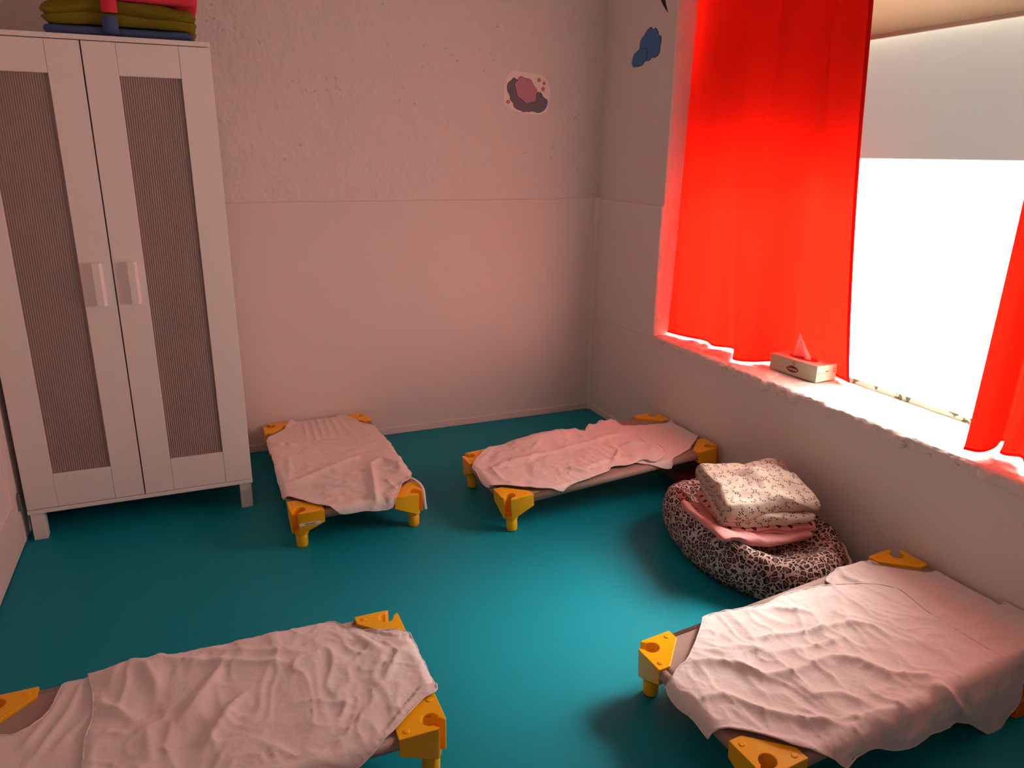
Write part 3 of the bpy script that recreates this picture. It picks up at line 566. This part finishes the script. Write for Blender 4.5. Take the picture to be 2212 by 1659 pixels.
def make_cot():
    root = empty('cot')
    rows = []
    for i in range(41):
        v = -(L/2-0.02) + (L-0.04)*i/40
        rows.append([(u, v, ZC + RR - 0.001 - sag(u, v)) for u in np.linspace(-(WW/2-RR), WW/2-RR, 25)])
    bm = bmesh.new(); V = [[bm.verts.new(p) for p in r] for r in rows]
    for a, c in zip(V, V[1:]):
        for k in range(24):
            q = (a[k], a[k+1], c[k+1], c[k]); m_ = sum((v.co for v in q), Vector())/4
            if abs(m_.x) > WW/2-0.062 and abs(m_.y) > L/2-0.062: continue
            bm.faces.new(q)
    bmesh.ops.delete(bm, geom=[v for v in bm.verts if not v.link_faces], context='VERTS')
    obj('sling', bm, m_sling, root, smooth=True, solid=0.002)
    for sx in (-1, 1):
        bm = bmesh.new(); ring_tube(bm, [(sx*(WW/2-RR), -L/2+0.064, ZC), (sx*(WW/2-RR), L/2-0.064, ZC)], RR, 20); obj('side_rail', bm, m_sling, root, smooth=True)
        bm = bmesh.new(); ring_tube(bm, [(-WW/2+0.064, sx*(L/2-RR), ZC), (WW/2-0.064, sx*(L/2-RR), ZC)], RR, 20); obj('end_rail', bm, m_sling, root, smooth=True)
        for sy in (-1, 1):
            obj('corner_bracket', bracket_bm(sx, sy), m_yellow, root, bevel=0.006, seg=4)
            bm = bmesh.new(); x, y = sx*(WW/2-EE-0.004), sy*(L/2-EE-0.004)
            ring_tube(bm, [(x, y, 0.0), (x, y, 0.003), (x, y, 0.008), (x, y, H-0.088)], [0.0185, 0.0205, 0.0215, 0.0225], 28); obj('leg', bm, m_yellow, root, bevel=0.0, smooth=True)
    return root
def place_cot(root, x, y, th, tau):
    R = Matrix.Rotation(th, 4, 'Z') @ Matrix.Rotation(tau, 4, 'X')
    root.matrix_world = Matrix.Translation((x, y, 0)) @ Matrix.Rotation(th, 4, 'Z') @ Matrix.Translation((0, -L/2, 0)) @ Matrix.Rotation(tau, 4, 'X') @ Matrix.Translation((0, L/2, 0))
def copy_cot(src):
    r = src.copy(); C.objects.link(r)
    for ch in list(src.children):
        c = ch.copy(); C.objects.link(c); c.parent = r
    return r
COTS = {1: (-1.589, -0.5621, 0.0089, 0.0, 'low cot with yellow plastic corners between the wardrobe and the back wall'),
        2: (-0.5374, -0.9954, -1.5519, 0.0667, 'low cot with yellow corners in the far right corner, head end raised on blocks'),
        3: (-2.1469, -2.0517, -1.573, 0.0, 'low cot with yellow corners in the left foreground, cut by the picture edge'),
        4: (-0.5304, -2.4375, -1.5269, 0.0616, 'low cot with yellow corners in the right foreground in front of the leopard bean bag')}
proto = make_cot(); MW = {}
for i, b in enumerate((1, 2, 3, 4)):
    x, y, th, tau, lab = COTS[b]
    o = proto if i == 0 else copy_cot(proto)
    place_cot(o, x, y, th, tau); MW[b] = o.matrix_world.copy()
    tag(o, lab, 'cot', 'stacking cots on the teal floor'); COTS[b] = (*COTS[b], o)
# name strip on the nearest corner of the cot by the wardrobe
ns = obj('name_strip', boxes(((-WW/2+0.027, -L/2-0.0012, H-0.052), (-WW/2+0.107, -L/2+0.0005, H-0.041))), m_sticker, COTS[1][5])
tag(ns, 'white name strip')
text_mesh('lettering', 'WILLIAM', 0.0105, m_ink, ns, Matrix.Translation((-WW/2+0.067, -L/2-0.0014, H-0.0465)) @ Matrix.Rotation(PI/2, 4, 'X'))

# ------------------------------------------------------------------ bed linen
RW = RR + 0.0045; U0 = WW/2 - RR; V0 = L/2 - RR
def wrap1(q, q0):
    """flat distance from the middle -> (position, drop) over the rail"""
    s = abs(q) - q0
    if s <= 0: return q, 0.0, 0.0
    sg = 1 if q > 0 else -1
    if s < RW*PI/2: return sg*(q0 + RW*math.sin(s/RW)), RW*(1-math.cos(s/RW)), s/RW
    return sg*(q0+RW), RW + (s-RW*PI/2), PI/2
def seg_dist(p, a, b):
    ab = b-a; t = max(0, min(1, float((p-a)@ab/(ab@ab+1e-12)))); return np.linalg.norm(p-a-ab*t), t
def crumple(uu, vv, amp, seed, folds):
    a1 = nz(uu*5+seed, vv*8, seed*1.7); a2 = nz(uu*13 + 0.6*a1, vv*17+seed, 2.0); a3 = nz(uu*34+a2, vv*30, seed+5.0)
    rid = (1-abs(nz(uu*6+1.2*a1, vv*10+seed, 9.0)))**4
    crs = (1-abs(nz(uu*8+1.5*a1+seed, vv*13+0.8*a2, 4.0)))**14
    h = amp*(0.75*a1 + 0.45*a2 + 0.16*a3 + 1.0*rid + 0.9*crs - 0.3); P = np.array([uu, vv])
    for pl, fh, fwid in folds:
        d = min(seg_dist(P, q0, q1)[0] for q0, q1 in zip(pl, pl[1:]))
        if d < fwid*3.5:
            g = math.exp(-(d/fwid)**1.25*1.6); e0 = min(np.linalg.norm(P-pl[0]), np.linalg.norm(P-pl[-1]))
            h += 1.4*fh*g*min(1, 0.35 + e0/(fwid*3))
    return h
def inside(p, poly):
    c = False; x, y = p
    for (x0, y0), (x1, y1) in zip(poly, poly[1:] + poly[:1]):
        if (y0 > y) != (y1 > y) and x < (x1-x0)*(y-y0)/(y1-y0) + x0: c = not c
    return c
def cloth(key, name, label, cat, grp, lift, step, amp, seed):
    b = int(key[0]); raw = SHEETS[key]
    far = [(v, max(0.0, -u-0.262)*0.42) for u, v in raw]
    pts = [(max(u, -0.262), min(v, L/2+0.010)) for u, v in raw]
    out = catmull(pts, 5, True)
    out = [(max(p[0], -0.262), p[1]) for p in out]
    out = resample(out + [out[0]], int(4.2/step/2.2))[:-1]
    fv = sorted([(v, h) for v, h in far if h > 0.002])
    if fv:
        gv = np.linspace(-0.56, 0.56, 225); gh = np.interp(gv, [q[0] for q in fv], [q[1] for q in fv], left=0, right=0)
        ker = np.exp(-(np.arange(-12, 13)/5.5)**2); gh = np.convolve(gh, ker/ker.sum(), 'same')
    # polyline boundary with interior points
    bd = [Vector((float(p[0]), float(p[1]))) for p in out]
    rng = random.Random(seed); vs = list(bd); n = len(bd)
    xs = [p[0] for p in bd]; ys = [p[1] for p in bd]
    u = min(xs); 
    j = 0
    while u < max(xs):
        v = min(ys) + (step/2 if j % 2 else 0)
        while v < max(ys):
            vs.append(Vector((u + rng.uniform(-.1, .1)*step, v + rng.uniform(-.1, .1)*step))); v += step
        u += step*0.87; j += 1
    V, E, F, *_ = delaunay_2d_cdt(vs, [], [list(range(n))], 1, 1e-5)
    mk = lambda k: [([np.array(q) for q in pl], h, w) for pl, h, w in FOLDS[k]]
    folds = mk(key); under = None
    if key[1] == 't': under = (SHEETS[key[0]+'h'], mk(key[0]+'h'))
    bm = bmesh.new(); BV = []
    barr = np.array([[p[0], p[1]] for p in bd])
    for p in V:
        uu, vv = p; P = np.array([uu, vv])
        px, du, au = wrap1(uu, U0); py, dv, av = wrap1(vv, V0)
        drop = max(du, dv)
        h = crumple(uu, vv, amp, seed, folds)
        if fv:
            hv = np.interp(vv, gv, gh)
            h += hv*math.exp(-((uu+0.25)/0.085)**2)*1.0 if uu < 0.2 else 0
        h = max(h, -0.004)
        lo = None
        if under and inside((uu, vv), under[0]): lo = max(-0.004, crumple(uu, vv, 0.002, b*3.1, under[1])) + 0.0045 - lift
        bdist = np.min(np.hypot(barr[:, 0]-uu, barr[:, 1]-vv))
        h *= 0.35 + 0.65*min(1, bdist/0.05)
        if bdist < 0.012: h += 0.0012*math.sin((uu-vv)*260)
        if lo is not None: h = max(h, lo)
        sg = sag(uu, vv) if drop == 0 else 0
        z = ZC + RW + lift - sg*0.8 - drop
        s_, t_ = WW/2-abs(px), L/2-abs(py)
        if s_ < AA+0.03 and t_ < AA+0.03 and s_ > -0.01 and t_ > -0.01 and s_+t_ < AA+0.06 and drop < 0.03: z = max(z, H+0.005+lift*0.5)
        nu = math.sin(au)*(1 if uu > 0 else -1); nv = math.sin(av)*(1 if vv > 0 else -1); nzv = math.cos(max(au, av))
        hang = max(0.0, drop - RW)
        if hang > 0: h += 0.012*min(1, hang/0.04)*(0.5 + nz((vv if du > dv else uu)*22, hang*6, seed))*1.3
        h2 = h + lift*math.sin(max(au, av)) + (0.002 if hang > 0 else 0)
        BV.append(bm.verts.new((px + nu*h2, py + nv*h2, z + max(0, nzv)*h)))
    for f in F:
        if len(set(f)) == 3: bm.faces.new([BV[i] for i in f])
    hemP = [BV[i].co.copy() for i in range(n)]
    me_obj = obj('fabric', bm, m_sheet, None, smooth=True, solid=0.0012)
    root = empty(name); root.matrix_world = MW[b]; me_obj.parent = root
    tag(root, label, cat, grp)
    bm = bmesh.new(); hp = [hemP[i] for i in range(0, n, 2)]; hp.append(hemP[0])
    ring_tube(bm, hp, 0.0022, 5, False); obj('hem', bm, m_sheet, root, smooth=True)
    return root
where = {1: 'beside the wardrobe', 2: 'in the far right corner', 3: 'in the left foreground', 4: 'in the right foreground'}
for b, st in ((1, 0.0085), (2, 0.0085), (3, 0.0070), (4, 0.0070)):
    cloth(f'{b}h', 'fitted_sheet', {1: 'pink fitted sheet pleated over the head of the cot beside the wardrobe', 2: 'pink fitted sheet rucked up at the head of the raised far corner cot',
          3: 'pink fitted sheet at the left end of the foreground cot, cut by the picture edge', 4: 'pink fitted sheet stretched at the wall end of the right foreground cot'}[b], 'sheet', 'fitted sheets on the cots', 0.0, st, 0.002, b*3.1)
    cloth(f'{b}t', 'top_sheet', {1: 'crumpled pink top sheet on the cot beside the wardrobe, gathered at the foot', 2: 'crumpled pink top sheet covering the raised cot in the far right corner',
          3: 'creased pink top sheet spread over the left foreground cot', 4: 'large pink top sheet hanging over the near side of the right foreground cot'}[b], 'sheet', 'top sheets on the cots', 0.0070, st, 0.0052, b*7.3)
# loose tie hanging over the right foot corner of the cot beside the wardrobe
t = COTS[1][5]
bm = bmesh.new(); P = [(0.232, -0.335, ZC+0.026), (0.248, -0.385, ZC+0.030), (0.258, -0.43, ZC+0.030), (0.262, -0.475, ZC+0.018), (0.262, -0.495, ZC-0.03), (0.262, -0.505, ZC-0.055)]
V = [[bm.verts.new((x-0.006, y, z)), bm.verts.new((x+0.006, y-0.002, z))] for x, y, z in (tuple(q) for q in catmull(P, 6))]
for a, c in zip(V, V[1:]): bm.faces.new((a[0], a[1], c[1], c[0]))
t = obj('cloth_tie', bm, m_sheet, None, smooth=True, solid=0.001); t.matrix_world = MW[1]
tag(t, 'narrow pink cloth tie trailing over a yellow corner of the cot beside the wardrobe', 'tie')

# ------------------------------------------------------------------ blocks under the raised cots
def block(loc, sx, sy, sz, m, label, hole=True):
    root = empty('building_block', loc); tag(root, label, 'block', 'blocks under the raised cots')
    obj('block_body', boxes(((-sx/2, -sy/2, 0), (sx/2, sy/2, sz))), m, root, bevel=0.005, seg=3)
    if hole:
        bm = bmesh.new(); ring_tube(bm, [(-0.025 + 0.017*math.cos(k*PI/14), 0.02 + 0.017*math.sin(k*PI/14), sz+0.0006) for k in range(29)], 0.0035, 8, False); obj('rim', bm, m, root, smooth=True)
        bm = bmesh.new(); cyl(bm, -0.025, 0.02, sz-0.002, sz+0.0010, 0.0155, 24); obj('socket', bm, m_hole_shade, root)  # flat dark disc, the hole's shade put into its colour
    return root
block((-0.080, -1.171, 0), 0.138, 0.140, 0.0625, m_pinkblock, 'dark pink block with a round socket under the far corner cot')
block((-0.075, -1.010, 0), 0.125, 0.150, 0.170, m_greyblock, 'dark grey block behind the pink one under the far corner cot', False)
block((-0.090, -2.640, 0), 0.150, 0.115, 0.0575, m_orange, 'orange block under the wall end of the right foreground cot', False)

# ------------------------------------------------------------------ bean bag and blankets
BC = (-0.276, -1.740)
def bag():
    bm = bmesh.new(); N, K = 150, 64
    prof = [(0.0, 0.004), (0.55, 0.003), (0.80, 0.004), (0.915, 0.022), (0.985, 0.065), (1.0, 0.105), (0.975, 0.150), (0.91, 0.187), (0.82, 0.202), (0.74, 0.190), (0.66, 0.163), (0.52, 0.148), (0.30, 0.142), (0.0, 0.140)]
    pr = resample(catmull(prof, 8), K)
    rows = []
    for i in range(N):
        ph = 2*PI*i/N; c, s = math.cos(ph), math.sin(ph)
        ax, ay = 0.262, 0.405
        R = 1/((abs(c)/ax)**2.05 + (abs(s)/ay)**2.05)**(1/2.05)
        row = []
        for k in range(K):
            rho, z = pr[k]; t = k/(K-1)
            w = 0.018*nz(c*2.2, s*2.2, t*2.5) + 0.010*nz(c*5, s*5, t*6+2)
            fold = (1-abs(nz(c*1.3+4, s*1.3, t*6.5)))**5*0.026 + (1-abs(nz(c*3.1, s*3.1+7, t*2.0)))**7*0.010
            side = min(1, rho*1.4)
            rr = rho*R*(1 + (w*0.9 - fold*1.6)*side*1.2)
            hz = z*(1 + 0.20*s*0.0 + 0.10*c*-0.3)
            front = 1.0 - 0.10*max(0, -s)
            zz = hz*front + (w*0.9 - fold*0.7)*(1 if z > 0.03 else 0.0)
            x = BC[0] + rr*c
            row.append((min(x, -0.016 + 0.0*z), BC[1] + rr*s, max(0.001, zz)))
        rows.append(row)
    V = [[bm.verts.new(p) for p in row] for row in rows]
    for i in range(N):
        a, b = V[i], V[(i+1) % N]
        for k in range(K-1): bm.faces.new((a[k], a[k+1], b[k+1], b[k]))
    bmesh.ops.remove_doubles(bm, verts=bm.verts, dist=0.0004)
    return bm
bb = empty('bean_bag', (BC[0], BC[1], 0)); tag(bb, 'leopard print bean bag against the window wall with a pile of blankets on it', 'bean bag')
o = obj('bag_cover', bag(), m_leo, bb, smooth=True); o.matrix_parent_inverse = Matrix.Translation((-BC[0], -BC[1], 0))
P = []
for q in np.linspace(-75, 15, 40):
    c, s = math.cos(math.radians(q)), math.sin(math.radians(q)); R = 0.992/((abs(c)/0.262)**2.05 + (abs(s)/0.405)**2.05)**(1/2.05)
    P.append((min(BC[0]+R*c, -0.016), BC[1]+R*s, 0.128 + 0.006*math.sin(q*0.35)))
bm = bmesh.new(); ring_tube(bm, P, 0.005, 8); o = obj('piping', bm, m_peach, bb, smooth=True); o.matrix_parent_inverse = Matrix.Translation((-BC[0], -BC[1], 0))

PR = math.radians(-20); PC = Vector((-0.275, -1.750, 0.0))
def pile(z, sx, sy, sz, layers, m, label, seed, dx=0, dy=0, rot=0, amp=0.009, fn=None, r=0.02):
    o = obj('folded_blanket', soft_box(sx, sy, sz, r, 34, layers, 0.010, amp, seed, fn), m, smooth=True)
    o.location = (PC.x+dx, PC.y+dy, z); o.rotation_euler = (0, 0, PR + rot) if fn is rest else (math.radians(4), math.radians(-3), PR + rot)
    tag(o, label, 'blanket', 'folded blankets on the bean bag'); return o
def bag_top(x, y):
    dx, dy = x-BC[0], y-BC[1]; q = math.hypot(dx, dy)
    if q < 1e-6: return 0.140
    c, s = dx/q, dy/q; R = 1/((abs(c)/0.262)**2.05 + (abs(s)/0.405)**2.05)**(1/2.05)
    return float(np.interp(q/R, [0, .3, .52, .62, .70, .76, .82, .91, 1.0], [.140, .142, .148, .154, .164, .174, .184, .186, .188])) + 0.006
def rest(p):
    c, s = math.cos(PR+0.14), math.sin(PR+0.14); x = PC.x-0.045 + p.x*c - p.y*s; y = PC.y-0.03 + p.x*s + p.y*c
    p.z += bag_top(x, y) - 0.146; return p
def droop(p):
    p.z -= 0.9*max(0, math.hypot(p.x*0.9, p.y) - 0.13)**2; return p
pile(0.148, 0.36, 0.31, 0.032, 1, m_fleece, 'plush pink fleece blanket lowest in the pile, a corner sticking out left', 3, -0.065, -0.030, 0.22, 0.012, rest)
pile(0.176, 0.345, 0.31, 0.060, 2, m_heart, 'pink blanket with dark hearts, second from the bottom of the pile', 11, 0, 0, 0.02, 0.012, droop, 0.03)
pile(0.231, 0.335, 0.30, 0.036, 1, m_cream, 'thin cream blanket with dark flecks between the pink and the topmost one', 21, -0.005, -0.005, -0.03, 0.012, droop, 0.02)
def dome(p):
    top = p.z/0.05; c = math.hypot(p.x*0.9, p.y)
    p.z += 0.026*math.exp(-((p.x+0.01)**2 + (p.y-0.03)**2)/0.014)*top - 1.0*max(0, c - 0.13)**2
    p.z += top*(0.010*nz(p.x*11, p.y*11, 4.4) + 0.007*(1-abs(nz(p.x*9+2, p.y*16, 1.0)))**5)
    k = 1 - 0.05*math.cos(4*math.atan2(p.y, p.x))*min(1, c/0.15)      # softly drawn-in sides
    p.x *= k; p.y *= k; return p
pile(0.262, 0.335, 0.315, 0.050, 1, m_cream, 'plump cream blanket with dark flecks lying topmost on the bean bag pile', 31, 0.005, 0.010, 0.05, 0.012, dome, 0.025)

# ------------------------------------------------------------------ tissue box on the sill
tb = empty('tissue_box', (0.182, -1.437, 0.5885), math.radians(-7.0)); tag(tb, 'pale green tissue box with a tissue sticking up on the window sill', 'tissue box')
tb.rotation_euler = (0, 0, math.radians(6.0))
tx, ty, tz = 0.115, 0.236, 0.066
obj('carton', boxes(((-tx/2, -ty/2, 0), (tx/2, ty/2, tz))), m_box, tb, bevel=0.0012)
bm = bmesh.new(); prism(bm, [(0.030*math.cos(k*PI/16), 0.070*math.sin(k*PI/16)) for k in range(32)], tz-0.001, tz+0.0006); obj('opening', bm, m_redink, tb)
# tissue: a folded fin
rows = []
for j in range(15):
    q = j/14; row = []
    for i in range(22):
        s = i/21*2-1
        wdt = 0.042*(1-q)**0.9 + 0.002
        y = 0.004 + 0.030*q + s*wdt - 0.012*math.sin(q*3)*0.5
        x = 0.010*math.sin(s*4.0+0.6)*(1-0.6*q) + 0.005*nz(s*3, q*3)
        row.append((x, y, tz - 0.004 + 0.100*q*(1 - 0.12*max(0, -s))))
    rows.append(row)
grid_mesh('tissue', rows, m_tissue, tb, solid=0.0004)
# logo on the long side facing the room (-x): dark lozenge with lettering
F = Matrix(((0, 0, -1, -tx/2-0.0003), (-1, 0, 0, 0), (0, 1, 0, 0), (0, 0, 0, 1)))   # text x -> -y, text y -> z
def flatpoly(P, m, parent, name, Mx, th=0.0003):
    bm = bmesh.new(); prism(bm, P, 0, th); bmesh.ops.transform(bm, matrix=Mx, verts=bm.verts); return obj(name, bm, m, parent)
def lens(a, b, n=18): return [(a*math.cos(PI*k/n), b*(math.sin(PI*k/n)**1.3)) for k in range(n+1)] + [(-a*math.cos(PI*k/n), -b*(math.sin(PI*k/n)**1.3)) for k in range(1, n)]
lg = flatpoly(lens(0.0345, 0.0165), m_logo, tb, 'logo', F @ Matrix.Translation((0.000, 0.026, 0)))
flatpoly(lens(0.0320, 0.0145), m_maroon, lg, 'logo_field', F @ Matrix.Translation((0.000, 0.026, 0.0003)))
text_mesh('lettering', 'Caresse', 0.0150, m_logo, lg, F @ Matrix.Translation((0, 0.0265, 0.0007)), 0.0001)
bm = bmesh.new(); ring_tube(bm, [F @ Vector((0.004 + 0.006*math.cos(k*PI/12), 0.051 + 0.008*math.sin(k*PI/12), 0.0003)) for k in range(25)], 0.0010, 6, False); obj('emblem', bm, m_redink, lg)
Mside = Matrix(((1, 0, 0, 0), (0, 0, -1, -ty/2-0.0003), (0, 1, 0, 0), (0, 0, 0, 1)))
sd = flatpoly([(-0.026, 0.026), (0.002, 0.026), (0.002, 0.0285), (-0.026, 0.0285)], m_greyink, tb, 'side_print', Mside)
bm = bmesh.new(); ring_tube(bm, [Mside @ Vector((-0.043 + 0.0085*math.cos(k*PI/12), 0.036 + 0.0085*math.sin(k*PI/12), 0.0002)) for k in range(25)], 0.0009, 6, False)
ring_tube(bm, [Mside @ Vector((-0.048, 0.031, 0.0003)), Mside @ Vector((-0.038, 0.042, 0.0003))], 0.0009, 6)
obj('round_mark', bm, m_greyink, sd)
bm = bmesh.new(); ring_tube(bm, [Mside @ Vector((0.020 + 0.0055*math.cos(k*PI/12), 0.041 + 0.0055*math.sin(k*PI/12), 0.0002)) for k in range(20)], 0.0008, 6, False)
obj('round_mark', bm, m_greyink, sd)
for xa, xb, ya, yb in ((-0.030, -0.010, 0.0455, 0.0465), (-0.026, -0.012, 0.0395, 0.0405), (-0.026, -0.004, 0.033, 0.034)):
    flatpoly([(xa, ya), (xb, ya), (xb, yb), (xa, yb)], m_greyink, sd, 'print_line', Mside)
flatpoly([(-0.006, 0.038), (0.009, 0.038), (0.009, 0.042), (-0.006, 0.042)], m_maroon, sd, 'dark_bar', Mside)
flatpoly([(0.028, 0.040), (0.035, 0.040), (0.035, 0.0415), (0.028, 0.0415)], m_greyink, sd, 'print_line', Mside)
flatpoly([(0.039, 0.033), (0.052, 0.033), (0.052, 0.048), (0.039, 0.048), (0.042, 0.0405)], m_redink, sd, 'red_mark', Mside)
flatpoly([(0.0445, 0.036), (0.0495, 0.036), (0.0495, 0.045), (0.0445, 0.045)], m_logo, sd, 'red_mark_centre', Mside @ Matrix.Translation((0, 0, 0.0002)))
flatpoly([(-0.004 + 0.009*math.cos(k*PI/10), 0.0+0.004*math.sin(k*PI/10)) for k in range(10, 21)], m_greyink, lg, 'wave_mark', F @ Matrix.Translation((0.088, 0.021, 0)))

# ------------------------------------------------------------------ pictures on the walls
def grow(P, d):
    P = [np.array(p) for p in P]; c = sum(P)/len(P); return [tuple(c + (p-c)*(1 + d/np.linalg.norm(p-c))) for p in P]
MB = Matrix(((1, 0, 0, 0), (0, 0, -1, 0.0), (0, 1, 0, 0), (0, 0, 0, 1)))       # (x,z) on the back wall, thickness toward the room
MR = Matrix(((0, 0, -1, 0.0), (1, 0, 0, 0), (0, 1, 0, 0), (0, 0, 0, 1)))       # (y,z) on the right wall
def layer(name, P, m, parent, Mx, d0, th, smooth_n=4, parent_inv=None):
    Q = [tuple(p) for p in (catmull(P, smooth_n, True) if smooth_n else P)]
    bm = bmesh.new(); prism(bm, Q, d0, d0+th); bmesh.ops.transform(bm, matrix=Mx, verts=bm.verts)
    o = obj(name, bm, m, parent)
    if parent_inv is not None: o.matrix_parent_inverse = parent_inv
    return o
wp_ = empty('wall_picture', (-0.44, 0.0, 1.735)); tag(wp_, 'cut-out paper picture of a grey cloud with small stars on the rough back wall', 'picture')
inv = Matrix.Translation((0.44, 0, -1.735))
paper = [[-0.5199, 1.8288], [-0.4807, 1.8324], [-0.4609, 1.8266], [-0.3628, 1.8178], [-0.3233, 1.7837], [-0.3096, 1.7361], [-0.3183, 1.6837], [-0.3300, 1.6426], [-0.3805, 1.6300], [-0.4574, 1.6330], [-0.4975, 1.6432], [-0.5255, 1.6527], [-0.5572, 1.6704], [-0.5673, 1.7007], [-0.5647, 1.7346], [-0.5583, 1.7768], [-0.5431, 1.8076]]
cloud = [[-0.5097, 1.7966], [-0.5233, 1.7868], [-0.5426, 1.7708], [-0.5473, 1.7538], [-0.5442, 1.7337], [-0.5321, 1.7138], [-0.53, 1.6969], [-0.514, 1.6804], [-0.5098, 1.6652], [-0.4917, 1.652], [-0.4717, 1.6475], [-0.4575, 1.6401], [-0.4435, 1.6431], [-0.4253, 1.6428], [-0.4092, 1.6459], [-0.3806, 1.639], [-0.3562, 1.6441], [-0.3361, 1.6604], [-0.3265, 1.6834], [-0.3291, 1.7024], [-0.352, 1.7154], [-0.3584, 1.729], [-0.3729, 1.737], [-0.399, 1.7326], [-0.4396, 1.7515], [-0.4799, 1.7803]]
layer('paper', paper, m_paper, wp_, MB, 0.0005, 0.0012, 3, inv)
layer('cloud_outline', grow(cloud, 0.0022), m_outline, wp_, MB, 0.0018, 0.0004, 5, inv)
layer('grey_cloud', cloud, m_cloudgrey, wp_, MB, 0.0023, 0.0004, 5, inv)
pc = [(-0.445 + (0.056 + 0.0035*math.cos(7*a))*math.cos(a)*1.0 + 0.018*math.sin(a)*-1, 1.7430 + (0.060 + 0.0035*math.cos(7*a))*math.sin(a)) for a in [k*2*PI/56 for k in range(56)]]
layer('pink_outline', grow(pc, 0.0018), m_outline, wp_, MB, 0.0028, 0.0003, 0, inv)
layer('pink_cloud', pc, m_cloudpink, wp_, MB, 0.0032, 0.0003, 0, inv)
def star(cx, cz, r, a0=0.0, inner=0.5): return [(cx + (r if k % 2 == 0 else r*inner)*math.sin(a0 + k*PI/5), cz + (r if k % 2 == 0 else r*inner)*math.cos(a0 + k*PI/5)) for k in range(10)]
for cx, cz, r, a in ((-0.3743, 1.7934, 0.0125, 0.2), (-0.3456, 1.7793, 0.0108, -0.2), (-0.3509, 1.7525, 0.0135, 0.05), (-0.5426, 1.6846, 0.0118, 0.5)):
    layer('star_outline', star(cx, cz, r*1.12, a), m_redink, wp_, MB, 0.0018, 0.0003, 0, inv)
    layer('star', star(cx, cz, r*0.85, a), m_starorange, wp_, MB, 0.0022, 0.0003, 0, inv)
big = [[-0.4174, 2.0066], [-0.436, 1.9936], [-0.4563, 1.9984], [-0.4794, 1.9796], [-0.4831, 1.9665], [-0.5023, 1.961], [-0.5088, 1.9423], [-0.5019, 1.9156], [-0.5022, 1.8964], [-0.4837, 1.8791], [-0.4545, 1.8766], [-0.4415, 1.879], [-0.4172, 1.8672], [-0.395, 1.8715], [-0.3602, 1.9047], [-0.3328, 1.9297], [-0.3308, 1.9476], [-0.3439, 1.9681], [-0.3627, 1.9768], [-0.3844, 1.9958]]
small = [[-0.3398, 1.9279], [-0.3585, 1.9192], [-0.38, 1.9235], [-0.3967, 1.9119], [-0.3996, 1.8875], [-0.395, 1.8715], [-0.3742, 1.8614], [-0.3621, 1.8514], [-0.3443, 1.8508], [-0.322, 1.8483], [-0.3034, 1.8522], [-0.2901, 1.8478], [-0.2752, 1.857], [-0.2708, 1.8756], [-0.2837, 1.9037], [-0.3055, 1.9126], [-0.3228, 1.9197]]
cs = empty('cloud_sticker', (0.004, -0.39, 1.925)); tag(cs, 'blue double cloud cut-out stuck on the wall left of the red curtain', 'sticker')
inv = Matrix.Translation((-0.004, 0.39, -1.925)); MR.translation = (0.0035, 0, 0)
layer('big_outline', grow(big, 0.003), m_outline, cs, MR, 0.0, 0.0010, 4, inv)
layer('big_cloud', big, m_sky_blue, cs, MR, 0.0011, 0.0006, 4, inv)
layer('small_outline', grow(small, 0.0025), m_outline, cs, MR, 0.0018, 0.0006, 4, inv)
layer('small_cloud', small, m_sky_blue, cs, MR, 0.0025, 0.0006, 4, inv)
tip = np.array((-0.5511, 2.0509)); end = tip + np.array((0.03, 0.36)); co = tip + 0.24*np.array((.81, .59)); ci = tip + 0.2*np.array((.53, .85))
bz = lambda a, c, e, q: tuple(a*(1-q)**2 + 2*c*q*(1-q) + e*q*q)
moon = [bz(tip, co, end, k/20) for k in range(21)] + [bz(end, ci, tip, k/20) for k in range(1, 20)]
st = layer('moon_sticker', moon, m_black, None, MR, 0.0, 0.0012, 0)
tag(st, 'black pointed cut-out above the blue cloud, only its lower tip in view', 'sticker')
